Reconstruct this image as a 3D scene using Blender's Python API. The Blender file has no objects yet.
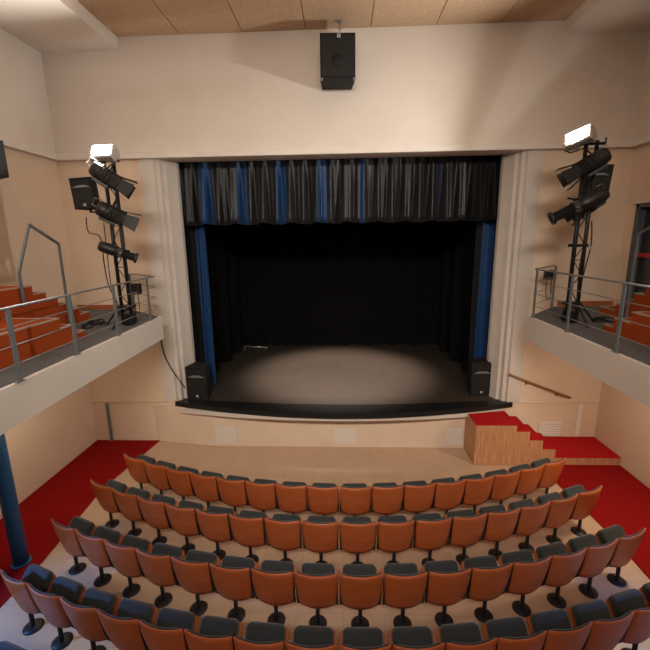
import bpy, bmesh, math, random
from mathutils import Vector, Matrix
random.seed(7)
S = bpy.context.scene
COL = S.collection
PI = math.pi
XC = -0.08                                   # middle axis of the hall
def M(x): return 2*XC - x                    # mirror across the axis

# ------------------------------------------------------------------ materials
def mat(name, rgb, rough=0.6, metal=0.0, noise=0.0, scale=8.0, bump=0.0, sheen=0.0, spec=0.4,
        stretch=None, rgb2=None, coat=0.0):
    m = bpy.data.materials.new(name); m.use_nodes = True
    nt = m.node_tree; b = nt.nodes['Principled BSDF']
    b.inputs['Base Color'].default_value = (*rgb, 1)
    b.inputs['Roughness'].default_value = rough
    b.inputs['Metallic'].default_value = metal
    b.inputs['Specular IOR Level'].default_value = spec
    b.inputs['Sheen Weight'].default_value = sheen
    b.inputs['Coat Weight'].default_value = coat
    if noise or bump:
        tc = nt.nodes.new('ShaderNodeTexCoord'); mp = nt.nodes.new('ShaderNodeMapping')
        if stretch: mp.inputs['Scale'].default_value = stretch
        nz = nt.nodes.new('ShaderNodeTexNoise'); nz.inputs['Scale'].default_value = scale
        nz.inputs['Detail'].default_value = 5
        nt.links.new(tc.outputs['Object'], mp.inputs['Vector'])
        nt.links.new(mp.outputs['Vector'], nz.inputs['Vector'])
        if noise:
            r = nt.nodes.new('ShaderNodeValToRGB')
            c2 = rgb2 or tuple(max(0, c*(1-noise)) for c in rgb)
            r.color_ramp.elements[0].position = .32; r.color_ramp.elements[1].position = .68
            r.color_ramp.elements[0].color = (*c2, 1); r.color_ramp.elements[1].color = (*rgb, 1)
            nt.links.new(nz.outputs['Fac'], r.inputs['Fac'])
            nt.links.new(r.outputs['Color'], b.inputs['Base Color'])
        if bump:
            bp = nt.nodes.new('ShaderNodeBump'); bp.inputs['Strength'].default_value = bump
            bp.inputs['Distance'].default_value = .02
            nt.links.new(nz.outputs['Fac'], bp.inputs['Height'])
            nt.links.new(bp.outputs['Normal'], b.inputs['Normal'])
    return m

def tile_mat(name, c1, c2, grout, bw, bh, rough, mortar=.006, offset=0.0):
    m = bpy.data.materials.new(name); m.use_nodes = True
    nt = m.node_tree; b = nt.nodes['Principled BSDF']; b.inputs['Roughness'].default_value = rough
    tc = nt.nodes.new('ShaderNodeTexCoord'); br = nt.nodes.new('ShaderNodeTexBrick')
    br.offset = offset
    br.inputs['Scale'].default_value = 1; br.inputs['Brick Width'].default_value = bw
    br.inputs['Row Height'].default_value = bh; br.inputs['Mortar Size'].default_value = mortar
    br.inputs['Color1'].default_value = (*c1, 1); br.inputs['Color2'].default_value = (*c2, 1)
    br.inputs['Mortar'].default_value = (*grout, 1)
    nt.links.new(tc.outputs['Object'], br.inputs['Vector'])
    nz = nt.nodes.new('ShaderNodeTexNoise'); nz.inputs['Scale'].default_value = 2.5; nz.inputs['Detail'].default_value = 6
    nt.links.new(tc.outputs['Object'], nz.inputs['Vector'])
    mx = nt.nodes.new('ShaderNodeMix'); mx.data_type = 'RGBA'; mx.blend_type = 'MULTIPLY'
    mx.inputs['Factor'].default_value = .35
    nt.links.new(br.outputs['Color'], mx.inputs['A']); nt.links.new(nz.outputs['Color'], mx.inputs['B'])
    hs = nt.nodes.new('ShaderNodeHueSaturation'); hs.inputs['Saturation'].default_value = 0
    nt.links.new(nz.outputs['Color'], hs.inputs['Color']); nt.links.new(hs.outputs['Color'], mx.inputs['B'])
    nt.links.new(mx.outputs['Result'], b.inputs['Base Color'])
    return m

def emit(name, rgb, strength):
    m = bpy.data.materials.new(name); m.use_nodes = True
    b = m.node_tree.nodes['Principled BSDF']
    b.inputs['Base Color'].default_value = (*rgb, 1)
    b.inputs['Emission Color'].default_value = (*rgb, 1)
    b.inputs['Emission Strength'].default_value = strength
    return m

K = dict(
    cream=mat('cream_plaster', (.72, .645, .57), .85, noise=.05, scale=1.5, bump=.04),
    tan=mat('tan_plaster', (.76, .60, .455), .8, noise=.08, scale=1.2, bump=.05),
    beige=mat('beige_panel', (.70, .55, .42), .7, noise=.06, scale=2),
    pilaster=mat('pale_grey_plaster', (.60, .54, .49), .75, noise=.06, scale=2),
    fascia=mat('white_gallery_paint', (.72, .66, .60), .6, noise=.04, scale=2),
    white=mat('white_paint', (.78, .74, .68), .6),
    chip=mat('chipboard', (.56, .38, .24), .75, noise=.22, scale=30, bump=.05),
    seam=mat('dark_seam', (.10, .065, .04), .8),
    floor=tile_mat('floor_tile', (.60, .41, .28), (.585, .40, .27), (.52, .345, .23), .62, .62, .38),
    carpet=mat('red_carpet', (.26, .006, .006), .95, noise=.25, scale=60, spec=.1),
    carpet2=mat('bright_red_carpet', (.46, .012, .014), .95, noise=.2, scale=60, spec=.1),
    greycarpet=mat('grey_carpet', (.145, .14, .145), .95, noise=.3, scale=50),
    orangecarpet=mat('orange_carpet', (.37, .066, .015), .95, noise=.15, scale=60, spec=.1),
    nosing=mat('step_nosing', (.42, .33, .26), .6),
    orangewood=mat('orange_wood_board', (.42, .12, .04), .6, noise=.2, scale=6),
    wood=mat('plywood', (.58, .29, .145), .55, noise=.35, scale=5, stretch=(6, 6, .5)),
    seatwood=mat('orange_seat_ply', (.46, .108, .027), .42, noise=.16, scale=3, stretch=(1, 1, 5)),
    seatedge=mat('pale_ply_edge', (.62, .33, .16), .5),
    pad=mat('charcoal_upholstery', (.024, .027, .029), .8, noise=.3, scale=90, sheen=.25),
    black=mat('black_metal', (.010, .010, .011), .45),
    blackm=mat('matt_black', (.006, .006, .006), .9, spec=.1),
    cabinet=mat('speaker_cabinet', (.007, .007, .007), .75, noise=.3, scale=60, bump=.2),
    grille=mat('speaker_grille', (.010, .0095, .009), .7, noise=.5, scale=150),
    fixture=mat('lamp_housing', (.014, .0135, .0135), .42, metal=.1),
    steel=mat('grey_steel', (.18, .20, .215), .45, metal=.3),
    wire=mat('wire_steel', (.32, .31, .30), .4, metal=.5),
    alu=mat('aluminium', (.55, .53, .50), .35, metal=.8),
    silver=mat('silver_badge', (.62, .60, .57), .4),
    stage=tile_mat('stage_boards', (.062, .047, .036), (.054, .041, .032), (.038, .029, .024), 2.4, .6, .5, .008, .5),
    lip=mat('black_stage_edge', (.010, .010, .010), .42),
    velvet=mat('black_drape', (.0045, .0045, .005), .95, sheen=.02, spec=.1),
    greyvelvet=mat('grey_velvet', (.009, .009, .0115), .46, sheen=.05, spec=.45, noise=.25, scale=3, stretch=(8, 8, .6)),
    darkvelvet=mat('dark_velvet', (.005, .005, .006), .7, sheen=.02, spec=.2),
    bluevelvet=mat('blue_velvet', (.001, .036, .125), .5, sheen=.08),
    bluepaint=mat('blue_column_paint', (.022, .125, .28), .45),
    doorglass=mat('door_dark_glass', (.030, .036, .042), .15, spec=.6),
    doorframe=mat('door_grey_frame', (.085, .098, .105), .5),
    redbar=mat('red_push_bar', (.42, .03, .02), .5),
    handwood=mat('handrail_wood', (.34, .15, .065), .45, noise=.2, scale=10),
    glow=emit('lit_lamp_face', (1.0, .97, .91), 1650),
    reflector=mat('reflector', (.75, .74, .72), .25, metal=.9),
    cable=mat('cable_rubber', (.012, .012, .012), .6),
    vent=mat('vent_paint', (.66, .60, .52), .6),
)

# ------------------------------------------------------------------ mesh helpers
class MB:
    def __init__(s): s.bm = bmesh.new(); s.mats = []
    def mi(s, m):
        if m not in s.mats: s.mats.append(m)
        return s.mats.index(m)
    def box(s, c, d, m, bevel=0.0, rot=None, seg=2):
        b2 = bmesh.new(); bmesh.ops.create_cube(b2, size=1)
        for v in b2.verts: v.co = Vector((v.co.x*d[0], v.co.y*d[1], v.co.z*d[2]))
        if bevel: bmesh.ops.bevel(b2, geom=list(b2.edges), offset=bevel, segments=seg, affect='EDGES', profile=.5)
        T = Matrix.Translation(Vector(c)) @ (rot.to_4x4() if rot is not None else Matrix())
        s.merge(b2, T, m); return s
    def box2(s, a, b, m, bevel=0.0):
        return s.box([(a[i]+b[i])/2 for i in range(3)], [abs(b[i]-a[i]) for i in range(3)], m, bevel)
    def merge(s, b2, T, m, smooth=False):
        k = s.mi(m); mp = {}
        for v in b2.verts: mp[v] = s.bm.verts.new(T @ v.co)
        for f in b2.faces:
            try:
                g = s.bm.faces.new([mp[v] for v in f.verts]); g.material_index = k; g.smooth = smooth or f.smooth
            except ValueError: pass
        b2.free()
    def lathe(s, prof, m, T=None, n=20, smooth=True):
        """prof: (r, z) list, turned round local z"""
        T = T or Matrix(); k = s.mi(m); rings = []
        for r, z in prof:
            if r < 1e-6: rings.append([s.bm.verts.new(T @ Vector((0, 0, z)))])
            else: rings.append([s.bm.verts.new(T @ Vector((r*math.cos(2*PI*i/n), r*math.sin(2*PI*i/n), z))) for i in range(n)])
        for A, B in zip(rings, rings[1:]):
            for i in range(n):
                j = (i+1) % n
                if len(A) == 1 and len(B) == 1: continue
                if len(A) == 1: vs = [A[0], B[i], B[j]]
                elif len(B) == 1: vs = [A[i], A[j], B[0]]
                else: vs = [A[i], A[j], B[j], B[i]]
                f = s.bm.faces.new(vs); f.material_index = k; f.smooth = smooth
        return s
    def rod(s, a, b, r, m, n=10, r2=None):
        a = Vector(a); b = Vector(b); d = b-a
        T = Matrix.Translation(a) @ d.to_track_quat('Z', 'Y').to_matrix().to_4x4()
        r2 = r if r2 is None else r2
        return s.lathe([(0, 0), (r, 0), (r2, d.length), (0, d.length)], m, T, n, smooth=True)
    def tube(s, pts, r, m, n=8):
        pts = [Vector(p) for p in pts]; k = s.mi(m); rings = []
        up = Vector((0, 0, 1))
        for i, p in enumerate(pts):
            t = (pts[min(i+1, len(pts)-1)] - pts[max(i-1, 0)]).normalized()
            u = t.cross(up)
            if u.length < .05: u = t.cross(Vector((1, 0, 0)))
            u.normalize(); w = t.cross(u)
            rings.append([s.bm.verts.new(p + r*(math.cos(2*PI*j/n)*u + math.sin(2*PI*j/n)*w)) for j in range(n)])
        for A, B in zip(rings, rings[1:]):
            for j in range(n):
                f = s.bm.faces.new([A[j], A[(j+1) % n], B[(j+1) % n], B[j]]); f.material_index = k; f.smooth = True
        for R in (rings[0][::-1], rings[-1]):
            f = s.bm.faces.new(R); f.material_index = k
        return s
    def prism(s, poly, z0, z1, m, axis='z', mtop=None):
        """polygon extruded; axis z: (x,y); axis x: (y,z) ; axis y: (x,z)"""
        def P(a, b, h):
            return {'z': (a, b, h), 'x': (h, a, b), 'y': (a, h, b)}[axis]
        k = s.mi(m); kt = s.mi(mtop) if mtop else k
        A = [s.bm.verts.new(P(a, b, z0)) for a, b in poly]; B = [s.bm.verts.new(P(a, b, z1)) for a, b in poly]
        n = len(poly)
        for i in range(n):
            f = s.bm.faces.new([A[i], A[(i+1) % n], B[(i+1) % n], B[i]]); f.material_index = k
        f = s.bm.faces.new(A[::-1]); f.material_index = k
        f = s.bm.faces.new(B); f.material_index = kt
        return s
    def grid(s, fn, nu, nv, m, thick=0.0, smooth=True, matfn=None):
        """fn(u,v)->(front point, back point)"""
        k = s.mi(m); F = []; Bk = []
        for i in range(nu+1):
            F.append([]); Bk.append([])
            for j in range(nv+1):
                a, b = fn(i/nu, j/nv)
                F[-1].append(s.bm.verts.new(a)); Bk[-1].append(s.bm.verts.new(b))
        def q(vs, kk):
            f = s.bm.faces.new(vs); f.material_index = kk; f.smooth = smooth
        for i in range(nu):
            for j in range(nv):
                kk = s.mi(matfn((i+.5)/nu, (j+.5)/nv)) if matfn else k
                q([F[i][j], F[i+1][j], F[i+1][j+1], F[i][j+1]], kk)
                q([Bk[i][j], Bk[i][j+1], Bk[i+1][j+1], Bk[i+1][j]], kk)
        for i in range(nu):
            q([F[i][0], Bk[i][0], Bk[i+1][0], F[i+1][0]], k); q([F[i][nv], F[i+1][nv], Bk[i+1][nv], Bk[i][nv]], k)
        for j in range(nv):
            q([F[0][j], F[0][j+1], Bk[0][j+1], Bk[0][j]], k); q([F[nu][j], Bk[nu][j], Bk[nu][j+1], F[nu][j+1]], k)
        return s
    def build(s, name, parent=None, loc=None, rot=None):
        bmesh.ops.recalc_face_normals(s.bm, faces=list(s.bm.faces))
        me = bpy.data.meshes.new(name); s.bm.to_mesh(me); s.bm.free()
        for m in s.mats: me.materials.append(K[m])
        o = bpy.data.objects.new(name, me); COL.objects.link(o)
        if parent: o.parent = parent
        if loc: o.location = loc
        if rot: o.rotation_euler = rot
        return o

def tag(o, label, cat, group=None):
    o['label'] = label; o['category'] = cat
    if group: o['group'] = group
    return o
def empty(name, loc=(0, 0, 0), rz=0.0):
    o = bpy.data.objects.new(name, None); COL.objects.link(o); o.empty_display_size = .2
    o.location = loc; o.rotation_euler = (0, 0, rz); return o
def struct(mb, name, parent=None, label=None):
    o = mb.build(name, parent)
    if not parent:
        o['kind'] = 'structure'
    if label: o['label'] = label
    return o
def copy_thing(root):
    r = root.copy(); COL.objects.link(r)
    for ch in list(root.children):
        c = ch.copy(); COL.objects.link(c); c.parent = r
        for g in list(ch.children):
            d = g.copy(); COL.objects.link(d); d.parent = c
    return r
def aim(o, d, roll=0.0):
    """point local +Y along d, local +Z up"""
    d = Vector(d).normalized(); y = d; x = y.cross(Vector((0, 0, 1))).normalized(); z = x.cross(y)
    R = Matrix((x, y, z)).transposed()
    o.rotation_euler = (R @ Matrix.Rotation(roll, 3, 'Y')).to_euler()

# ------------------------------------------------------------------ room shell
XL, XR, YF, YB, ZT = -6.175, 6.0, 8.91, -3.0, 8.92
YS = 8.67                                     # face of the stage front
ZC0, ZC1 = 6.60, 6.72
PL, PR = -4.32, 4.16                          # outer edges of the proscenium pilasters

struct(MB().box2((XL-.3, YB-.3, -.2), (XR+.3, YF+.25, 0), 'floor'), 'floor')
def side_wall(name, x, sgn, m, z0, z1, th=.25):
    a, b = (x, x+sgn*th)
    return struct(MB().box2((min(a, b), YB, z0), (max(a, b), YF+.25, z1), m), name)
side_wall('wall_left', XL, -1, 'tan', 0, ZC0)
side_wall('wall_left_upper', XL+.05, -1, 'cream', ZC0, ZT+.1, .30)
side_wall('wall_right_upper', XR-.05, 1, 'cream', ZC0, ZT+.1, .30)
# right wall leaves a doorway at the gallery
w = MB(); DY0, DY1, DZ0, DZ1 = 7.2, 8.60, 3.35, 5.48
w.box2((XR, YB, 0), (XR+.25, YF+.25, DZ0), 'tan'); w.box2((XR, YB, DZ1), (XR+.25, YF+.25, ZC0), 'tan')
w.box2((XR, YB, DZ0), (XR+.25, DY0, DZ1), 'tan'); w.box2((XR, DY1, DZ0), (XR+.25, YF+.25, DZ1), 'tan')
struct(w, 'wall_right')
struct(MB().box2((XL-.3, YB-.25, -.1), (XR+.3, YB, ZT+.1), 'cream'), 'wall_back')
w = MB()
w.box2((XL, YF, 0), (PL+.3, YF+.2, ZC0), 'tan'); w.box2((PR-.3, YF, 0), (XR, YF+.2, ZC0), 'tan')
struct(w, 'wall_front')
struct(MB().box2((XL+.05, YF-.05, ZC0), (XR-.05, YF+.2, ZT+.1), 'cream'), 'wall_front_upper')
struct(MB().prism([(-4.62, YF-.004), (-3.12, YS), (2.86, YS), (3.79, YS), (3.79, YF+.05), (-4.62, YF+.05)], 0, .955, 'beige'), 'wall_stage_front')
# picture-rail like cornice round the hall
c = MB()
c.box2((XL, YF-.13, ZC0), (XR, YF-.05, ZC1), 'fascia', .012)
struct(c, 'trim_1')
struct(MB().box2((XL+.05, YB, ZC0), (XL+.13, YF-.13, ZC1), 'fascia', .012), 'trim_2')
struct(MB().box2((XR-.13, YB, ZC0), (XR-.05, YF-.13, ZC1), 'fascia', .012), 'trim_3')
# dado ledges on the front wall, either side of the stage
struct(MB().box2((XL, YF-.03, 1.03), (PL+.28, YF, 1.06), 'beige'), 'trim_4')
struct(MB().box2((PR-.2, YF-.03, 1.03), (XR, YF, 1.06), 'beige'), 'trim_5')
# ceiling: chipboard boards between two plaster soffits
c = MB(); CX0, CX1 = -4.50, 4.34
c.box2((CX0, YB, ZT+.02), (CX1, YF+.2, ZT+.12), 'seam')
nb = 7; xs = [CX0, -3.22, -1.95, -.68, .60, 1.87, 3.13, CX1]
for i in range(7):
    for y0, y1 in ((YB, -.1), (-.1, 2.4), (2.4, 4.9), (4.9, 7.4), (7.4, YF-.05)):
        c.box2((xs[i]+.008, y0+.006, ZT), (xs[i+1]-.008, y1-.006, ZT+.03), 'chip')
struct(c, 'ceiling')
c = MB(); c.box2((XL, YB, 8.68), (CX0, YF, 9.1), 'cream')
struct(c, 'ceiling_soffit')
c = MB(); c.box2((CX1, YB, 8.68), (XR, YF, 9.1), 'cream')
struct(c, 'ceiling_soffit')

# proscenium: stepped pilasters, each a prism in plan
def pilaster(f):
    poly = [(PL, YF-.05), (-4.02, YF-.05), (-4.00, YF+.02), (-3.92, YF+.02), (-3.90, YF+.13), (-3.83, YF+.13),
            (-3.78, YF+.26), (-3.70, YF+.42), (-3.70, YF+.55), (PL, YF+.55)]
    poly = [(f(x), y) for x, y in poly]
    return struct(MB().prism(poly, 1.07, ZC0, 'pilaster'), 'pilaster')
pilaster(lambda x: x); pilaster(M)
struct(MB().box2((PL+.3, YF, ZC0+.02), (PR-.3, YF+.50, ZC0+.14), 'pilaster'), 'trim_6')

# ------------------------------------------------------------------ stage
ZS = 1.07
def arc_pts(y_mid, y_end, x0, x1, n=28):
    xm = (x0+x1)/2; out = []
    for i in range(n+1):
        t = -1+2*i/n; out.append((xm+t*(x1-x0)/2, y_mid+(y_end-y_mid)*t*t))
    return out
ap = arc_pts(8.17, 8.84, -4.05, 3.99)
st = MB()
st.prism(ap + [(3.99, 8.855), (3.66, 8.858), (3.66, 9.48), (4.9, 9.48), (4.9, 14.5), (-4.9, 14.5), (-4.9, 9.48), (-3.80, 9.48), (-3.80, 8.858), (-4.05, 8.855)], ZS-.11, ZS, 'lip', mtop='stage')
struct(st, 'stage_floor')
# light falloff at the front of the stage floor, put in as a dark band
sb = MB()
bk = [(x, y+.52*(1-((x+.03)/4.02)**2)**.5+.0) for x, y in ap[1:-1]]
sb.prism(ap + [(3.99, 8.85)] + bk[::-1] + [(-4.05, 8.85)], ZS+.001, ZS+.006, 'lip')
struct(sb, 'stage_falloff_band')
wf = arc_pts(8.24, 8.66, -3.90, 3.74)
struct(MB().prism(wf + [(3.74, 8.669), (-3.90, 8.669)], .87, ZS-.112, 'pilaster'), 'stage_fascia')
# side and back black masking of the stage box
b = MB()
b.box2((-4.9, 9.5, 1.07), (-4.8, 14.5, 8.5), 'blackm'); b.box2((4.8, 9.5, 1.07), (4.9, 14.5, 8.5), 'blackm')
b.box2((-4.9, 14.4, 1.07), (4.9, 14.5, 8.5), 'blackm'); b.box2((-4.9, 9.11, 8.4), (4.9, 14.5, 8.5), 'blackm')
b.box2((-4.9, 9.485, 1.0), (-3.78, 9.50, 8.5), 'blackm'); b.box2((3.66, 9.485, 1.0), (4.9, 9.50, 8.5), 'blackm')
struct(b, 'wall_stage_box')

def drape(name, p0, p1, z0, z1, folds, amp, m, seed=0, parent=None, matfn=None, nv=10, flare=.35, gath=None):
    """pleated cloth between plan points p0,p1"""
    rnd = random.Random(seed)
    p0 = Vector((*p0, 0)); p1 = Vector((*p1, 0)); d = p1-p0; L = d.length; t = d/L; nrm = Vector((t.y, -t.x, 0))
    ph = [rnd.uniform(0, 6.28) for _ in range(5)]
    nu = max(24, int(folds*12))
    def fn(u, v):
        z = z0+(z1-z0)*v
        x = u*L
        a = math.sin(2*PI*folds*u+.9*math.sin(2*PI*u*2.3+ph[0])+ph[1])
        b2 = .45*math.sin(2*PI*folds*2.17*u+ph[2]) + .35*math.sin(2*PI*folds*.46*u+ph[3])
        k = amp*(1+flare*(1-v))*(a+b2)*.7
        wob = .012*math.sin(7*v+ph[4]+9*u)
        e = .02*math.sin(2*PI*folds*u*.5+ph[2])*(1-v)
        k = k if flare < .9 else k*(1.5-1.25*v)
        P = p0+t*x+nrm*(k+wob)+Vector((0, 0, z+e))
        return P, P-nrm*.012
    mb = MB().grid(fn, nu, nv, m, matfn=matfn)
    return mb.build(name, parent)

BLUE = [(-3.13, .20), (-2.29, .17), (-1.38, .18), (-.43, .17), (.47, .07), (2.25, .04)]
def valfn(u, v):
    x = -3.76+u*(3.58+3.76)
    for c0, wd in BLUE:
        if abs(x-c0) < wd*.62: return 'bluevelvet'
    return 'greyvelvet' if x < 2.95 else 'darkvelvet'
o = drape('pelmet_curtain', (-3.76, 9.56), (3.58, 9.56), 5.24, 6.85, 22, .085, 'greyvelvet', 3, matfn=valfn, nv=12, flare=.95)
tag(o, 'grey gathered pelmet curtain with blue stripes across the top of the stage opening', 'curtain')
def lcf(u, v): return 'bluevelvet' if u > .68 else 'darkvelvet'
o = drape('house_curtain', (-4.0, 9.98), (-3.36, 9.86), ZS+.02, 6.2, 5, .055, 'darkvelvet', 5, matfn=lcf, nv=12)
tag(o, 'dark stage curtain with bright blue edge gathered at the left of the stage', 'curtain', 'house curtains at the sides of the stage')
def rcf(u, v): return 'bluevelvet' if u > .30 else 'darkvelvet'
o = drape('house_curtain', (3.22, 9.86), (3.75, 9.98), ZS+.02, 6.2, 4, .05, 'bluevelvet', 8, matfn=rcf, nv=12)
tag(o, 'blue stage curtain gathered behind the right stage speaker', 'curtain', 'house curtains at the sides of the stage')
k = 0
for side in (0, 1):
    for (xa, ya, xb, yb) in ((-4.0, 10.8, -3.62, 11.15), (-4.0, 11.8, -3.55, 12.15), (-4.0, 12.8, -3.50, 13.2)):
        f = (lambda x: x) if side == 0 else (lambda x: M(x)+.03)
        o = drape('wing_drape', (f(xa), ya), (f(xb), yb), ZS+.02, 7.6, 4, .06, 'velvet', 20+k, nv=8)
        nth = ('nearest the audience', 'in the middle', 'nearest the back of the stage')[k % 3]
        tag(o, 'black wing drape on the %s of the stage, %s' % (('left', 'right')[side], nth), 'curtain', 'black wing drapes'); k += 1
o = drape('back_drape', (-4.75, 14.05), (4.7, 14.05), ZS+.02, 8.2, 22, .06, 'velvet', 40, nv=6)
tag(o, 'wide black backdrop hanging across the rear of the stage', 'curtain')
t = empty('floor_batten', (-3.05, 13.58, ZS), .0)
MB().rod((-.48, 0, .10), (.42, -.05, .07), .022, 'alu').build('bar', t)
for x in (-.42, .36):
    MB().rod((x, -.12, .012), (x, .12, .012), .012, 'alu').rod((x, 0, .012), (x, 0, .085), .010, 'alu').build('foot', t)
tag(t, 'thin light metal bar lying low on the stage floor against the backdrop', 'bar')

# ------------------------------------------------------------------ carpets, steps, front details
def carpet(name, poly, m='carpet', z=.012):
    return MB().prism(poly, .0005, z, m).build(name)
o = carpet('aisle_carpet', [(XL+.01, YB+.02), (-4.68, YB+.02), (-4.68, 5.1), (-4.84, 6.9), (-4.56, 8.90), (XL+.01, 8.90)])
tag(o, 'dark red aisle carpet along the left wall beside the blue column', 'carpet', 'red aisle carpets')
o = carpet('aisle_carpet', [(4.38, YB+.02), (XR-.01, YB+.02), (XR-.01, 8.90), (4.30, 8.90), (4.30, 7.24), (4.42, 6.0)])
tag(o, 'red aisle carpet along the right wall below the stage steps', 'carpet', 'red aisle carpets')

t = empty('stage_steps', (3.2, 7.93, 0))
def lo(p): return (p[0]-3.2, p[1]-7.93, p[2])
YA, YZ = 7.93, 8.66
lev = [(2.86, 3.72, .935), (3.72, 4.00, .80), (4.00, 4.29, .60), (4.29, 4.58, .39)]
b = MB()
prof = [(2.86, .013)]
for a, c2, z in lev: prof += [(a, z), (c2, z)]
prof += [(4.58, .013)]
b.prism([(x-3.2, z) for x, z in prof], 0, YZ-YA, 'wood', axis='y'); b.build('body', t)
for a, c2, z in lev:
    MB().box2(lo((a, YA-.004, z+.001)), lo((c2+.012, YZ, z+.014)), 'carpet2').build('tread_carpet', t)
tag(t, 'plywood steps with red treads climbing to the right end of the stage', 'steps')
t2 = empty('step_platform', (5.1, 7.96, 0))
MB().box2((-.505, 0, .013), (.885, .93, .175), 'wood').build('body', t2)
MB().box2((-.505, -.003, .176), (.885, .93, .189), 'carpet2').build('top_carpet', t2)
tag(t2, 'low red-topped plywood landing between the stage steps and the right wall', 'platform')
# small brass plate on the block's edge
# handrail on the front wall
t = empty('wall_handrail', (3.83, YF-.07, 1.78))
MB().rod((0, -.04, 0), (1.44, -.04, -.57), .026, 'handwood', 12).build('rail', t)
for k2 in (.45, 1.18):
    MB().rod((k2, .07, -.09-.37*k2), (k2, -.04, -.37*k2-.02), .012, 'handwood').box((k2, .06, -.09-.37*k2), (.05, .012, .07), 'handwood').build('bracket', t)
tag(t, 'sloping wooden handrail on the front wall above the stage steps', 'handrail')
# panels and vents in the stage front
def panel(x0, x1, z0, z1, label, louvre=False, y=YF):
    t = empty('vent_panel', ((x0+x1)/2, y, (z0+z1)/2)); wd, h = x1-x0, z1-z0
    MB().box((0, -.012, 0), (wd, .022, h), 'vent', .004).build('frame', t)
    mb = MB(); n = 6
    if louvre:
        for i in range(n): mb.box((0, -.026, -h/2+h*(i+.5)/n), (wd*.88, .012, h/n*.55), 'white')
    else:
        mb.box((0, -.026, 0), (wd*.86, .006, h*.86), 'vent', .002)
    mb.build('grille' if louvre else 'cover', t)
    tag(t, label, 'vent', 'vent panels low on the front wall'); return t
panel(-3.05, -2.53, .06, .52, 'pale square panel in the stage front, left of the middle', y=YS)
panel(-.20, .32, .08, .48, 'pale square panel in the stage front at its middle', y=YS)
panel(2.44, 2.82, .08, .52, 'pale square panel in the stage front beside the plywood steps', y=YS)
panel(4.66, 5.21, .20, .56, 'white louvred vent on the front wall above the red landing', True)
t = MB().box((0, 0, 0), (.11, .02, .82), 'white', .006).build('cover_strip', None, (5.58, YF-.012, .61))
tag(t, 'upright white cover strip on the front wall right of the louvred vent', 'strip')
t = empty('floor_bar', (-5.77, YF-.05, .013))
MB().box((0, 0, .5), (.065, .04, .98), 'steel', .006).build('strip', t)
MB().box((0, 0, .008), (.09, .05, .014), 'steel', .003).build('foot', t)
tag(t, 'upright dark grey metal bar on the front wall at the left aisle carpet', 'bar')

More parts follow.
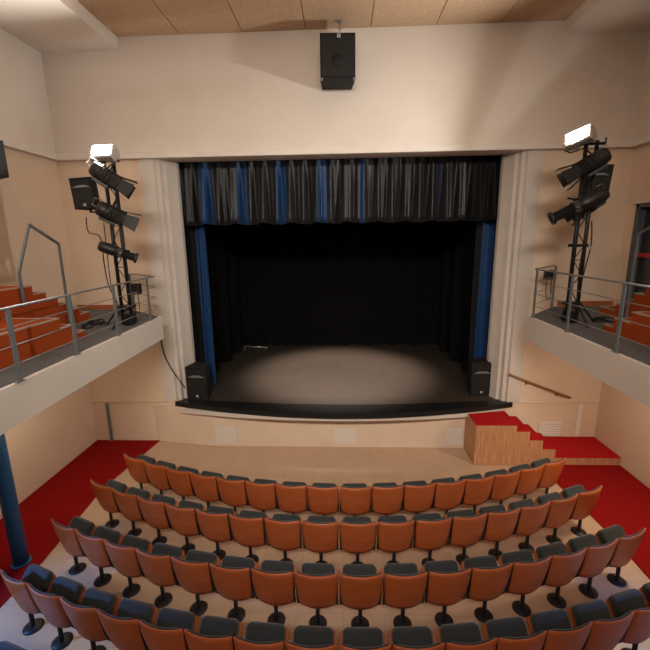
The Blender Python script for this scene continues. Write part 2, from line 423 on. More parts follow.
# ------------------------------------------------------------------ side galleries
ZG0, ZG1 = 2.88, 3.35
def gallery(side):
    f = (lambda x: x) if side == 0 else (lambda x: M(x))
    if side == 0: e0, e1, yc = (-3.40, YB), (-3.74, 7.95), 7.95
    else: e0, e1, yc = (M(3.46), YB), (M(3.64), 7.78), 7.78
    xw = XL if side == 0 else M(XR)
    end = (-4.80, YF-.07)
    poly = [(xw, YB), e0, e1, end, (xw, YF-.07)]
    mb = MB().prism([(f(x), y) for x, y in poly], ZG0, ZG1-.012, 'fascia')
    struct(mb, 'gallery')
    ins = .055
    poly2 = [(xw+.01, YB+.01), (e0[0]-ins, YB+.01), (e1[0]-ins-.01, e1[1]-.02), (end[0]-.02, end[1]-.05), (xw+.01, YF-.075)]
    struct(MB().prism([(f(x), y) for x, y in poly2], ZG1-.011, ZG1, 'greycarpet'), 'gallery_carpet')
    poly3 = [(e0[0]-ins, YB), e0, e1, end, (end[0]-.06, end[1]), (e1[0]-ins-.02, e1[1]-.02)]
    # tiers
    tx = (-4.20, -5.06, xw+.005) if side == 0 else (M(4.24), M(5.12), xw+.005)
    # carpeted tiers stepping up away from the stage
    if side == 0:
        low = [(6.16, 3.47), (5.88, 3.62), (5.61, 3.77)]; hi = [(7.62, 3.52), (7.34, 3.65), (7.07, 3.78), (6.80, 3.91), (6.54, 4.05), (6.26, 4.19)]
    else:
        low = [(6.45, 3.46), (6.22, 3.60), (5.87, 3.76)]; hi = [(7.96, 3.49), (7.52, 3.61), (7.27, 3.74), (7.10, 3.87), (6.84, 4.00), (6.58, 4.14)]
    for (xa, xb, steps) in ((tx[0], tx[1]+.002, low), (tx[1], tx[2], hi)):
        prof = [(YB+.05, ZG1+.002)]
        pts = []
        z = ZG1+.002
        for y, zz in steps: pts += [(y, z), (y, zz)]; z = zz
        prof = [(YB+.05, ZG1+.002)] + pts + [(YB+.05, z)]
        lo_, hi_ = min(f(xa), f(xb)), max(f(xa), f(xb))
        mb = MB().prism(prof, lo_, hi_, 'orangecarpet', axis='x')
        # nosings
        fx = f(xa); sg = 1 if f(xa) > f(xb) else -1
        ys = [y for y, _ in steps] + [YB+.06]
        for i, (y, zz) in enumerate(steps):
            y2 = ys[i+1]
            mb.box2((lo_, y-.035, zz-.012), (hi_, y+.006, zz+.006), 'nosing')
            mb.box2((fx-sg*.035, y2, zz-.012), (fx+sg*.006, y, zz+.006), 'nosing')
        struct(mb, 'gallery_tier')
    # low orange skirting on the front wall
    mb = MB(); a, b2 = f(xw+.02), f(-4.95); mb.box2((min(a, b2), YF-.03, ZG1+.001), (max(a, b2), YF-.001, ZG1+.10), 'orangewood')
    struct(mb, 'baseboard_front')
    # railing
    zr = ZG1-.011
    if side == 0: posts = [(-3.75, 7.55), (-3.69, 6.28), (-3.64, 5.15), (-3.585, 4.08), (-3.53, 3.0)]
    else: posts = [(M(3.635), 7.60), (M(3.61), 6.40), (M(3.59), 5.20), (M(3.565), 4.05), (M(3.54), 2.9)]
    tip = (e1[0]-.015, e1[1]-.06)
    p2 = (-4.66, 8.62)
    root = empty('gallery_railing', (f(posts[0][0]), posts[0][1], zr))
    L0 = Vector((f(posts[0][0]), posts[0][1], zr))
    H = .84 if side == 0 else .92
    def W(x, y, z): return Vector((f(x), y, z))-L0
    for i, (x, y) in enumerate(posts + [p2]):
        x -= .03
        mb = MB(); mb.box(W(x, y, zr+H/2+.001), (.02, .065, H), 'steel', .004)
        mb.box(W(x, y, zr+.007), (.045, .11, .012), 'steel', .003); mb.build('post', root)
    line = [(posts[-1][0]-.03, posts[-1][1])] + [(x-.03, y) for x, y in posts[-2::-1]] + [(tip[0]-.03, tip[1])]
    mid = [(tip[0]-.03, tip[1]), (tip[0]-.09, tip[1]+.05), p2]
    path = line + mid[1:]
    MB().tube([W(x, y, zr+H) for x, y in path], .015, 'wire', 10).build('top_rail', root)
    for q in (.25, .5, .75):
        MB().tube([W(x, y, zr+H*q) for x, y in path], .007, 'wire', 6).build('wire', root)
    tag(root, 'grey steel post-and-wire railing along the %s gallery edge' % ('left', 'right')[side], 'railing', 'railings of the two galleries')
gallery(0); gallery(1)

# bent handrail on the left gallery steps
t = empty('step_handrail', (-5.04, 6.96, 3.78))
pts = [(-5.02, 6.97, 3.36), (-5.02, 6.98, 4.85), (-5.02, 6.37, 5.16), (-5.02, 6.00, 4.42), (-5.02, 6.0, 3.90)]
pts = [Vector(p)-Vector((-5.04, 6.96, 3.78)) for p in pts]
for i, (a, b2) in enumerate(zip(pts, pts[1:])):
    d = b2-a; q = d.to_track_quat('Z', 'X').to_matrix()
    MB().box((a+b2)/2, (.042, .032, d.length+.03), 'steel', .004, rot=q).build(('post', 'rail', 'brace', 'post')[i], t)
tag(t, 'bent grey steel handrail standing on the orange steps of the left gallery', 'handrail')
# its stub on the right gallery
t = empty('step_handrail', (5.07, 7.14, 3.35))
for i, (a, b2) in enumerate((((0, 0, .01), (0, 0, 1.52)), ((0, 0, 1.52), (0, -.6, 1.80)), ((0, -.6, 1.80), (0, -.6, .01)))):
    a, b2 = Vector(a), Vector(b2); d = b2-a
    MB().box((a+b2)/2, (.042, .032, d.length+.02), 'steel', .004, rot=d.to_track_quat('Z', 'X').to_matrix()).build(('post', 'rail', 'post')[i], t)
tag(t, 'grey steel handrail on the orange steps of the right gallery beside the door', 'handrail')

# gallery door, right wall
d = MB(); d.box2((XR+.12, DY0, DZ0), (XR+.16, DY1, DZ1), 'doorglass')
door = struct(d, 'door_1')
f2 = MB()
for y0, y1 in ((DY0, DY0+.07), (DY1-.10, DY1)): f2.box2((XR-.02, y0, DZ0), (XR+.18, y1, DZ1), 'doorframe', .006)
f2.box2((XR-.02, DY0, DZ1-.08), (XR+.18, DY1, DZ1), 'doorframe', .006); f2.build('door_frame', door)
MB().box2((XR+.06, DY0+.5, DZ0+.02), (XR+.10, DY0+.62, DZ1-.09), 'doorframe', .004).box2((XR+.08, DY0+.08, DZ0+.02), (XR+.115, DY0+.52, DZ1-.1), 'blackm').build('door_leaf', door)
MB().box2((XR+.03, DY0+.66, 4.42), (XR+.10, DY1-.12, 4.50), 'redbar', .01).build('push_bar', door)
MB().box2((XR-.03, DY0-.1, DZ1), (XR+.01, DY1+.1, DZ1+.05), 'fascia', .004).build('lintel', door)

# blue columns under the galleries
def column(x, y, label):
    t = empty('blue_column', (x, y, 0))
    MB().lathe([(0, .012), (.105, .012), (.105, ZG0-.001), (0, ZG0-.001)], 'bluepaint', n=32).build('shaft', t)
    MB().lathe([(0, .0125), (.135, .0125), (.135, .028), (.11, .034), (.0, .034)], 'bluepaint', n=32).build('base_ring', t)
    tag(t, label, 'column')
column(-5.0, 5.05, 'round blue column standing on the red carpet under the left gallery')

# ------------------------------------------------------------------ loudspeakers
def badge(parent, c, s=.05):
    b = MB().box(c, (s, .006, s), 'silver', .004).build('badge', parent)
    mk = MB(); x, y, z = c
    for dx, w_ in ((-.22, .10), (.0, .10)): mk.box((x+dx*s, y-.0045, z), (w_*s, .003, .62*s), 'blackm')
    mk.box((x-.11*s, y-.0045, z-.26*s), (.3*s, .003, .10*s), 'blackm')
    mk.box((x+.24*s, y-.0045, z), (.10*s, .003, .6*s), 'blackm', rot=Matrix.Rotation(.4, 3, 'Y'))
    mk.build('mark', b)
def small_speaker(name, w, h, d, horn=True, badge_z=.09):
    """front towards local -Y, base at z=0, tapered rear"""
    t = empty(name)
    poly = [(-w/2, -d/2), (w/2, -d/2), (w*.33, d/2), (-w*.33, d/2)]
    MB().prism(poly, 0, h, 'cabinet').build('cabinet', t)
    MB().box((0, -d/2-.006, h*.36), (w*.90, .012, h*.62), 'grille', .004).build('grille', t)
    if horn:
        mb = MB(); z0, z1 = h*.70, h*.96; x0 = w*.43; y0 = -d/2-.012; yi = -d/2+.004
        # flared mouth made of four sloping lips and a throat
        k_ = mb.mi('cabinet')
        o_ = [(-x0, y0, z0), (x0, y0, z0), (x0, y0, z1), (-x0, y0, z1)]
        i_ = [(-x0*.45, yi, z0+.05*h), (x0*.45, yi, z0+.05*h), (x0*.45, yi, z1-.05*h), (-x0*.45, yi, z1-.05*h)]
        O = [mb.bm.verts.new(p) for p in o_]; I = [mb.bm.verts.new(p) for p in i_]
        B = [mb.bm.verts.new((p[0], -d/2+.006, p[2])) for p in o_]
        for i in range(4):
            j = (i+1) % 4
            mb.bm.faces.new([O[i], O[j], I[j], I[i]]); mb.bm.faces.new([O[j], O[i], B[i], B[j]])
        mb.bm.faces.new(I)
        # bright lower lip of the horn
        mb.prism([(-x0*.95, z0-.01), (x0*.95, z0-.01), (x0*.35, z0+.05*h), (-x0*.35, z0+.05*h)], y0-.006, y0+.004, 'steel', axis='y')
        mb.build('horn', t)
    for z in (h*.02,):
        pass
    badge(t, (0, -d/2-.016, h*badge_z), min(.05, w*.12))
    return t
# on the stage
t = small_speaker('stage_speaker', .52, .84, .42, True, .12); t.location = (-3.50, 9.14, ZS+.007); t.rotation_euler = (0, 0, math.radians(-4))
tag(t, 'black loudspeaker with white badge on the left end of the stage edge', 'loudspeaker', 'stage speakers')
t = small_speaker('stage_speaker', .52, .84, .42, True, .12); t.location = (3.37, 9.44, ZS+.007); t.rotation_euler = (0, 0, math.radians(4))
tag(t, 'black loudspeaker on the right end of the stage in front of the blue curtain', 'loudspeaker', 'stage speakers')
# over the stage
t = empty('hanging_speaker', (-.06, 8.55, 7.81))
w_, h_, d_ = .66, .79, .50
cab = MB().prism([(-w_/2, -d_/2), (w_/2, -d_/2), (w_*.45, d_/2), (-w_*.45, d_/2)], 0, h_, 'cabinet').build('cabinet', t)
MB().box((0, -d_/2-.008, h_*.52), (w_*.92, .016, h_*.90), 'grille', .006).build('grille', t)
mb = MB().lathe([(.0, .012), (.10, .010), (.11, 0), (.0, 0)], 'cabinet', Matrix.Translation((0, -d_/2-.016, h_*.42)) @ Matrix.Rotation(PI/2, 4, 'X'), 20)
mb.build('driver_cap', t)
for sx in (-1, 1):
    MB().box((sx*w_*.47, -d_/2+.02, .02), (.05, .06, .05), 'steel', .008).build('corner_guard', t)
badge(t, (0.02, -d_/2-.02, h_*.93), .06)
MB().tube([(.05, 0, h_), (.05, 0, 1.07)], .012, 'alu').tube([(-.14, 0, h_+.16), (.05, 0, h_+.06)], .006, 'alu').build('chain', t)
MB().box((.05, 0, 1.09), (.10, .06, .034), 'steel', .004).build('ceiling_hook', t)
t.rotation_euler = (0, 0, math.radians(3))
tag(t, 'large black loudspeaker hanging from the wooden ceiling above the stage', 'loudspeaker')
# on the left wall, at the picture's edge
t = small_speaker('wall_speaker', .42, .58, .38, False, .1); t.location = (XL+.30, 6.80, 5.96); t.rotation_euler = (0, 0, math.radians(50))
MB().box((-.0, .23, .3), (.1, .12, .1), 'steel', .006).build('bracket', t)
tag(t, 'black loudspeaker high on the left gallery wall at the picture edge', 'loudspeaker')

# ------------------------------------------------------------------ lighting stands and fixtures
def stand(x, y, ztop, label, sgn):
    t = empty('lighting_stand', (x, y, ZG1))
    h = ztop-ZG1
    tri = [(-.085, 0), (.085, .0), (0, .14)]
    for i, (a, b) in enumerate(tri):
        hh = h if i != 2 else h-.25
        MB().rod((a, b, .10), (a, b, hh), .031, 'black', 12).build('upright', t)
    br = MB(); n = 9
    for i in range(n):
        z0 = .35+(h-.75)*i/n; z1 = .35+(h-.75)*(i+1)/n
        for j in range(3):
            a, b = tri[j], tri[(j+1) % 3]
            if i % 2: a, b = b, a
            if j != 0 or i % 3 == 0: br.rod((*a, z0), (*b, z1 if j else z0), .008, 'black', 6)
    br.build('lattice', t)
    for z in (.35, 1.35, h-.9):
        MB().box((0, .04, z), (.24, .20, .05), 'black', .006).build('collar', t)
    for q in range(3):
        a = math.radians((100, 180, 260)[q] if sgn < 0 else (80, 0, 280)[q])
        ca, sa = math.cos(a), math.sin(a)
        MB().rod((ca*.10, sa*.10+.04, .42), (ca*.42, sa*.42+.04, .015), .016, 'black', 8).rod((ca*.42, sa*.42+.04, .013), (ca*.42+ca*.03, sa*.42+.04+sa*.03, .013), .012, 'black', 8)\
            .rod((0, .04, .30), (ca*.26, sa*.26+.04, .22), .010, 'black', 6).build('leg', t)
    MB().box((0, .04, .12), (.20, .18, .20), 'black', .01).build('base_block', t)
    MB().rod((-.20, -.03, h-.05), (.20, -.03, h-.05), .022, 'black').rod((sgn*.2, -.03, h-.05), (sgn*.2, -.03, h+.04), .012, 'black').build('crossbar', t)
    tag(t, label, 'stand', 'lighting stands on the galleries'); return t
TL = (-3.97, 7.05); TR = (4.06, 7.05)
stand(TL[0], TL[1], 6.27, 'tall black lighting stand on the left gallery', -1)
stand(TR[0], TR[1], 6.36, 'tall black lighting stand on the right gallery', 1)

def flood(loc, d, label, roll=0.0):
    """face towards local +Y, wide along X"""
    t = empty('flood_light', loc); aim(t, d, roll)
    W2 = .19
    prof = [(.0, .115), (.03, .12), (.02, -.12), (-.04, -.13), (-.13, -.10), (-.18, -.02), (-.15, .08), (-.07, .115)]
    MB().prism(prof[2:] + [(.0, .105)], -W2+.02, W2-.02, 'alu', axis='x').build('housing', t)
    for sx in (-1, 1):
        MB().prism(prof, sx*W2-.012, sx*W2+.012, 'alu', axis='x').build('end_plate', t)
    rim = MB()
    rim.box((0, .014, -.082), (.34, .016, .05), 'alu', .004)
    rim.box((0, .022, .108), (.37, .035, .016), 'alu', .004); rim.box((0, .022, -.105), (.37, .035, .016), 'alu', .004)
    rim.build('rim', t)
    MB().box((0, .012, .012), (.31, .012, .115), 'glow').build('lamp_face', t)
    MB().tube([(.21, -.05, 0), (.23, -.05, -.10), (.14, -.05, -.19), (0, -.05, -.20)], .012, 'black').build('yoke', t)
    tag(t, label, 'stage light', 'lit floodlights on the stands'); return t
flood((TL[0]-.03, TL[1]-.10, 6.35), (-.10, -.90, .42), 'bright white floodlight on top of the left lighting stand', 0)
flood((TR[0]-.28, TR[1]-.10, 6.40), (-.80, -.52, .30), 'bright white floodlight on top of the right lighting stand', math.radians(14))

def fresnel(loc, d, label, L=.40, r=.125, open_=.9, roll=0):
    t = empty('fresnel_light', loc); aim(t, d, roll)
    Ty = Matrix.Rotation(-PI/2, 4, 'X')            # lathe z -> local +y
    MB().lathe([(0, -L*.55), (r*.75, -L*.55), (r*.92, -L*.48), (r, -L*.30), (r, L*.42), (r*1.06, L*.42), (r*1.06, L*.5), (r*.86, L*.5), (r*.84, L*.44), (0, L*.40)], 'fixture', Ty, 24).build('body', t)
    fins = MB()
    for i in range(4): fins.lathe([(r*1.0, -L*.25+i*.05), (r*1.05, -L*.25+i*.05), (r*1.05, -L*.25+i*.05+.015), (r*1.0, -L*.25+i*.05+.015)], 'fixture', Ty, 24)
    fins.box((0, -.02, -r-.02), (r*1.1, L*.6, .05), 'fixture', .006); fins.build('cooling_fins', t)
    MB().lathe([(0, L*.44), (r*.80, L*.41), (r*.6, L*.47), (0, L*.49)], 'reflector', Ty, 24).build('lens', t)
    for q in range(4):
        a = q*PI/2; R = Matrix.Rotation(a, 4, 'Y')
        wd = .30 if q % 2 == 0 else .22
        mb = MB(); b2 = bmesh.new()
        tilt = math.radians(17)
        y0, y1 = L*.5, L*.5+.22
        p = [(-wd*.42, y0, r*.95), (wd*.42, y0, r*.95), (wd*.56, y0+(y1-y0)*math.cos(tilt), r*.95+.22*math.sin(tilt)), (-wd*.56, y0+(y1-y0)*math.cos(tilt), r*.95+.22*math.sin(tilt))]
        vs = [b2.verts.new(v) for v in p] + [b2.verts.new((v[0], v[1], v[2]+.004)) for v in p]
        for idx in ((0, 1, 2, 3), (7, 6, 5, 4), (0, 4, 5, 1), (1, 5, 6, 2), (2, 6, 7, 3), (3, 7, 4, 0)): b2.faces.new([vs[i] for i in idx])
        mb.merge(b2, R, 'fixture'); mb.build('barn_door', t)
    MB().tube([(r+.03, 0, 0), (r+.035, -.02, r*.9), (0, -.02, r+.14), (-r-.035, -.02, r*.9), (-r-.03, 0, 0)], .011, 'black', 8).build('yoke', t)
    MB().tube([(r*.5, -L*.55, 0), (r*.6, -L*.55-.07, .0), (r*.6, -L*.55-.07, .12), (0, -L*.45, .14)], .008, 'alu', 6).build('handle', t)
    tag(t, label, 'stage light', 'unlit fresnel lights on the stands'); return t
fl = fresnel((TL[0]+.07, TL[1]-.24, 5.94), (.66, .30, -.50), 'black fresnel with barn doors just under the left floodlight', .44, .13)
fl = fresnel((TL[0]+.08, TL[1]-.24, 5.34), (.66, .34, -.38), 'black fresnel with open barn doors halfway up the left stand, beside the speaker', .42, .13)
fr = fresnel((TR[0]-.10, TR[1]-.22, 5.98), (-.72, .22, -.46), 'black fresnel pointing left just under the right floodlight', .46, .13)
fr2 = fresnel((TR[0]+.30, TR[1]+.36, 5.46), (-.72, .18, -.58), 'black fresnel hanging behind the right stand under the tower speaker', .44, .135)

def profile_light(loc, d, label, L=.62, r=.095):
    t = empty('profile_light', loc); aim(t, d)
    Ty = Matrix.Rotation(-PI/2, 4, 'X')
    MB().lathe([(0, -L*.5), (r*.8, -L*.5), (r*1.1, -L*.42), (r*1.15, -L*.12), (r*.95, -L*.02), (r*.8, 0), (0, 0)], 'fixture', Ty, 20).build('lamp_house', t)
    MB().box((0, .03, 0), (r*1.9, .10, r*1.9), 'fixture', .01).build('gate', t)
    MB().lathe([(0, .07), (r*.80, .07), (r*.80, L*.45), (r*1.1, L*.45), (r*1.1, L*.5), (r*.8, L*.5), (r*.75, L*.46), (0, L*.45)], 'fixture', Ty, 20).build('lens_tube', t)
    MB().tube([(r+.04, 0, 0), (r+.05, 0, -r), (0, 0, -r-.12), (-r-.05, 0, -r), (-r-.04, 0, 0)], .012, 'black', 8).build('yoke', t)
    kn = MB()
    for s_ in (-1, 1): kn.rod((s_*r*.8, .05, 0), (s_*(r+.05), .05, 0), .014, 'alu', 8)
    kn.build('shutter_knob', t)
    tag(t, label, 'stage light', 'unlit profile spotlights on the stands'); return t
profile_light((TL[0]+.09, TL[1]-.20, 4.70), (.78, .30, -.34), 'long black profile spotlight low on the left stand above the railing', .62, .085)
profile_light((TR[0]-.22, TR[1]-.22, 5.33), (-.82, .18, -.42), 'long black profile spotlight on the right stand pointing left at the stage', .86, .10)

# speakers on the stands
t = small_speaker('tower_speaker', .37, .51, .30, True, .12); t.location = (TL[0]-.44, TL[1]+.02, 5.44); t.rotation_euler = (math.radians(0), math.radians(-4), math.radians(6))
MB().rod((.0, .0, -.06), (.0, .0, 0), .02, 'black').rod((0, 0, -.05), (.36, .02, -.05), .016, 'black').build('bracket', t)
tag(t, 'black loudspeaker with pale horn beside the left lighting stand', 'loudspeaker', 'tower speakers')
t = small_speaker('tower_speaker', .40, .60, .36, True, .12); t.location = (4.70, 7.96, 5.52); t.rotation_euler = (math.radians(0), math.radians(4), math.radians(-14))
MB().rod((.0, .0, -.06), (.0, .0, 0), .02, 'black').rod((0, 0, -.05), (-.56, -.68, -.05), .016, 'black').build('bracket', t)
tag(t, 'black loudspeaker with pale horn behind the right lighting stand', 'loudspeaker', 'tower speakers')

# boxes and cables on the galleries
def box_unit(x, y, z, label):
    t = empty('power_box', (x, y, z))
    MB().box((0, 0, 0), (.16, .10, .19), 'black', .01).build('case', t)
    MB().box((0, -.055, .02), (.10, .012, .10), 'cabinet', .003).box((0, -.06, -.065), (.11, .01, .02), 'steel', .002).build('socket_plate', t)
    MB().tube([(-.04, -.05, -.09), (-.05, -.05, -.3), (-.02, -.06, -.62-(z-4.18))], .008, 'cable').tube([(.04, -.05, -.09), (.05, -.06, -.35), (.03, -.05, -.62-(z-4.18))], .008, 'cable').build('lead', t)
    tag(t, label, 'power box', 'power boxes by the stands'); return t
box_unit(TL[0]+.18, TL[1]+.10, 4.02, 'small black power box on the right side of the left lighting stand')
box_unit(4.30, 8.44, 4.08, 'small black power box hung behind the right gallery railing end')
def cable(pts, label, r=.010, sm=6):
    P = [Vector(p) for p in pts]; out = []
    for i in range(len(P)-1):
        a, b, c2, d2 = P[max(i-1, 0)], P[i], P[i+1], P[min(i+2, len(P)-1)]
        for j in range(sm):
            t_ = j/sm
            out.append(.5*((2*b)+(-a+c2)*t_+(2*a-5*b+4*c2-d2)*t_**2+(-a+3*b-3*c2+d2)*t_**3))
    out.append(P[-1])
    o = MB().tube(out, r, 'cable', 6).build('cable'); return tag(o, label, 'cable')
x, y = TL
cable([(x-.50, y-.04, 5.30), (x-.48, y-.06, 5.05), (x-.28, y-.06, 4.95), (x-.26, y-.08, 4.5), (x-.24, y-.06, 4.1), (x-.12, y-.05, 3.75), (x-.12, y-.1, 3.5)], 'thin black cable hanging from the speaker of the left stand')
cable([(x-.16, y-.1, 5.2), (x-.17, y-.1, 4.6), (x-.16, y-.12, 4.1), (x-.10, y-.12, 3.6)], 'thin black cable hanging down the left stand beside its uprights', .008)
cable([(x-.60+.13*math.cos(a)*(1+.2*math.sin(3*a)), y-.10+.28*math.sin(a), ZG1+.02+.012*a/6+.04*max(0, math.sin(2.3*a))) for a in [i*.5 for i in range(34)]], 'coiled black cable lying at the foot of the left stand', .012, 4)
x, y = TR
cable([(x+.02, y-.06, 5.1), (x+.03, y-.07, 4.75), (x+.0, y-.07, 4.3), (x+.04, y-.07, 3.5)], 'thin black cable hanging between the uprights of the right stand', .010)
cable([(x+.14, y-.02, 5.1), (x+.17, y-.03, 4.7), (x+.10, y-.02, 4.1), (x+.08, y-.02, 3.5)], 'thin black cable hanging down the outer side of the right stand', .010)
cable([(x+.70+.22*math.cos(a)*(1+.2*math.sin(3*a)), y-.02+.30*math.sin(a), ZG1+.02+.012*a/6+.03*max(0, math.sin(2.1*a))) for a in [i*.5 for i in range(38)]], 'coiled black cable spread on the floor beside the right stand', .012, 4)
cable([(-4.25, YF-.075, 2.80), (-4.20, YF-.078, 2.3), (-4.05, YF-.078, 1.90), (-3.88, YF-.02, 1.55), (-3.80, YF+.0, 1.40)], 'black cable drooping from the left gallery to the stage speaker', .014)

# ------------------------------------------------------------------ theatre seats
def seat_proto():
    t = empty('theatre_seat')
    # backrest shell: bowed towards the rear, narrower at the foot
    def shell(u, v, off=0.0, wt=.522, wb=.47, z0=.322, z1=.86):
        s = u*2-1; wd = wb+(wt-wb)*min(1, v*1.6)
        x = s*wd/2
        z = z0+(z1-z0)*v
        z -= .030*(1-s*s)*(1-v)**2 - .0                        # foot droops in the middle
        z += .012*(s*s)*v
        y = -.046*(1-s*s) - .055*v + .03*(1-v)**2*1.5 + off
        return Vector((x, y, z))
    def fn(u, v): return shell(u, v), shell(u, v)+Vector((0, .016, 0))
    mb = MB().grid(fn, 14, 10, 'seatwood'); mb.build('backrest', t)
    def fe(u, v):
        s = shell(u, 1.0); return s+Vector((0, -.0006+.0172*v, .0005)), s+Vector((0, -.0006+.0172*v, .0035))
    def fc(u, v):
        s = .04+.92*u; q = .22+.79*v
        e = min(1, min(u, 1-u)*9, max(0, v)*6+.3)
        a = shell(s, q)+Vector((0, .018, 0)); a2 = a+Vector((0, .005+.013*e, 0)); return a2, a
    MB().grid(fc, 12, 8, 'pad').build('back_cushion', t)
    # tipped seat: hinge low at the back, front edge raised
    ang = math.radians(50); R = Matrix.Rotation(ang, 4, 'X'); H = Matrix.Translation((0, .060, .388)) @ R
    sh = MB(); b2 = bmesh.new(); bmesh.ops.create_cube(b2, size=1)
    for v in b2.verts: v.co = Vector((v.co.x*(.50 if v.co.y < 0 else .48), v.co.y*.345+.182, v.co.z*.018-.02))
    bmesh.ops.bevel(b2, geom=[e for e in b2.edges if abs(e.verts[0].co.z-e.verts[1].co.z) > .01], offset=.05, segments=4, affect='EDGES', profile=.5)
    sh.merge(b2, H, 'seatwood'); sh.build('seat_shell', t)
    pd = MB(); b2 = bmesh.new(); bmesh.ops.create_cube(b2, size=1)
    for v in b2.verts: v.co = Vector((v.co.x*.435, v.co.y*.36+.205, v.co.z*.10+.04))
    bmesh.ops.bevel(b2, geom=[e for e in b2.edges if abs(e.verts[0].co.z-e.verts[1].co.z) > .05], offset=.06, segments=5, affect='EDGES', profile=.5)
    bmesh.ops.bevel(b2, geom=[e for e in b2.edges if abs(e.verts[0].co.z-e.verts[1].co.z) < .001], offset=.034, segments=4, affect='EDGES', profile=.5)
    for f in b2.faces: f.smooth = True
    pd.merge(b2, H, 'pad'); pd.build('seat_pad', t)
    for sx in (-1, 1):
        poly = [(.064, .31), (.030, .45), (.0, .60), (-.020, .76), (.0, .77), (.030, .62), (.060, .46), (.095, .33)]
        x = sx*.2505
        MB().prism([(y_-.012, z_) for y_, z_ in poly], x-.0125, x+.0125, 'black', axis='x').build('side_frame', t)
    MB().box((0, .055, .36), (.47, .05, .05), 'black', .008).build('crossbar', t)
    MB().lathe([(0, .012), (.032, .012), (.026, .05), (.026, .38), (0, .38)], 'black', Matrix.Translation((0, .055, 0)), 16).build('post', t)
    MB().lathe([(0, .0005), (.118, .0005), (.118, .010), (.10, .022), (.04, .030), (0, .032)], 'black', Matrix.Translation((0, .055, 0)), 28).build('base_plate', t)
    return t
proto = seat_proto()
ORD = ['first', 'second', 'third', 'fourth', 'fifth', 'sixth', 'seventh', 'eighth', 'ninth', 'tenth', 'eleventh', 'twelfth', 'thirteenth', 'fourteenth', 'fifteenth', 'sixteenth']
ROWS = [(5.825, 9.45, .538, 'front row'), (4.985, 10.1, .553, 'second row'),
        (4.075, 10.7, .548, 'third row'), (3.21, 11.3, .542, 'fourth row'), (2.40, 12.0, .545, 'fifth row')]
first = True
for ri, (ym, R_, p, rn) in enumerate(ROWS):
    for i in range(16):
        if ri == 4 and i not in (0, 1, 2): continue
        a = (i-7.5)*p/R_
        x = -.055+R_*math.sin(a); y = ym+R_*(1-math.cos(a))
        o = proto if first else copy_thing(proto); first = False
        o.location = (x, y+.055, 0); o.rotation_euler = (0, 0, a)
        if ri < 4:
            if i < 8: ps = '%s from the left end' % ORD[i] if i else 'at the left end'
            else: ps = '%s from the right end' % ORD[15-i] if i < 15 else 'at the right end'
            lb = 'theatre seat with orange back, %s of the %s' % (ps, rn)
        else:
            lb = 'theatre seat, %s from the left in the row cut off by the bottom edge' % ORD[i]
        tag(o, lb, 'seat', 'theatre seats in the %s' % rn)

# ------------------------------------------------------------------ light
def area(name, loc, target, size, power, rgb, sy=None, spread=180):
    l = bpy.data.lights.new(name, 'AREA'); l.energy = power; l.color = rgb; l.size = size
    if sy: l.shape = 'RECTANGLE'; l.size_y = sy
    l.spread = math.radians(spread)
    o = bpy.data.objects.new(name, l); COL.objects.link(o); o.location = loc
    o.rotation_euler = (Vector(target)-Vector(loc)).to_track_quat('-Z', 'Y').to_euler(); return o
def spot(name, loc, target, power, rgb, deg, blend=.5, r=.08):
    l = bpy.data.lights.new(name, 'SPOT'); l.energy = power; l.color = rgb; l.spot_size = math.radians(deg); l.spot_blend = blend; l.shadow_soft_size = r
    o = bpy.data.objects.new(name, l); COL.objects.link(o); o.location = loc
    o.rotation_euler = (Vector(target)-Vector(loc)).to_track_quat('-Z', 'Y').to_euler(); return o
spot('stage_spot', (-.1, 11.1, 8.2), (-.1, 11.0, 1.07), 5600, (1, .82, .69), 47, .7, .25)
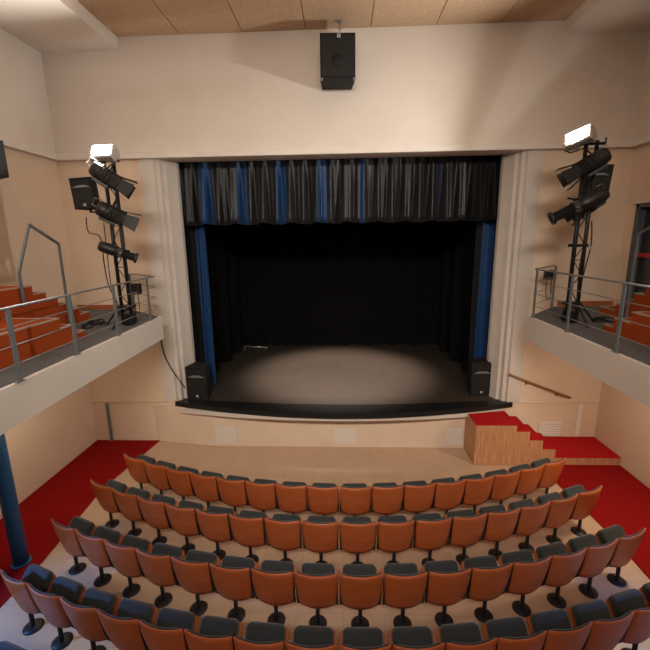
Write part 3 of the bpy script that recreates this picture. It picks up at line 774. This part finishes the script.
area('house_fill', (-.1, 2.0, 8.7), (-.1, 2.6, 0), 5.0, 8, (1, .80, .62), 2.0)  # unseen overhead fill, added to lighten the chairs and front walls
area('front_fill', (-.1, -2.2, 8.0), (-.1, 8.9, 2.9), 4.0, 165, (1, .89, .77), .6, spread=68)  # unseen fill added behind the camera, brightens the stage front and walls
spot('left_aisle_blue', (-5.9, 3.0, 2.0), (-4.0, 3.6, .1), 430, (.16, .40, 1), 74, .8, .1)
spot('right_aisle_blue', (5.75, 3.1, 1.8), (3.8, 3.9, .3), 210, (.16, .40, 1), 64, .8, .1)
area('gallery_fill', (4.9, 5.8, 2.8), (4.9, 6.4, 0), .5, 52, (1, .82, .60), .5)  # unseen fill added below the right gallery to brighten the walls there
area('gallery_fill', (-5.0, 6.2, 2.8), (-5.0, 6.6, 0), .5, 24, (1, .80, .56), .5)  # weaker added fill below the left gallery, also unseen
w = bpy.data.worlds.new('world'); S.world = w; w.use_nodes = True
w.node_tree.nodes['Background'].inputs['Color'].default_value = (.9, .8, .7, 1)
w.node_tree.nodes['Background'].inputs['Strength'].default_value = .02

# ------------------------------------------------------------------ camera
def rot(pitch, yaw, roll):
    cp, sp = math.cos(pitch), math.sin(pitch); cy, sy = math.cos(yaw), math.sin(yaw)
    f = Vector((-sy*cp, cy*cp, -sp)); r0 = Vector((cy, sy, 0)); u0 = r0.cross(f)
    c, s = math.cos(roll), math.sin(roll)
    return f, c*r0+s*u0, -s*r0+c*u0
F_, R_, U_ = rot(*(math.radians(v) for v in (12.105, 2.471, -.826)))
cd = bpy.data.cameras.new('camera'); cam = bpy.data.objects.new('camera', cd); COL.objects.link(cam)
cd.sensor_fit = 'HORIZONTAL'; cd.sensor_width = 36; cd.lens = 395.709/650*36; cd.clip_start = .05
mw = Matrix((R_, U_, -F_)).transposed().to_4x4(); mw.translation = Vector((0, 0, 4.85))
cam.matrix_world = mw
S.camera = cam
S.view_settings.view_transform = 'Standard'; S.view_settings.look = 'None'
S.view_settings.exposure = 0.0; S.view_settings.gamma = 1; S.view_settings.use_curve_mapping = False
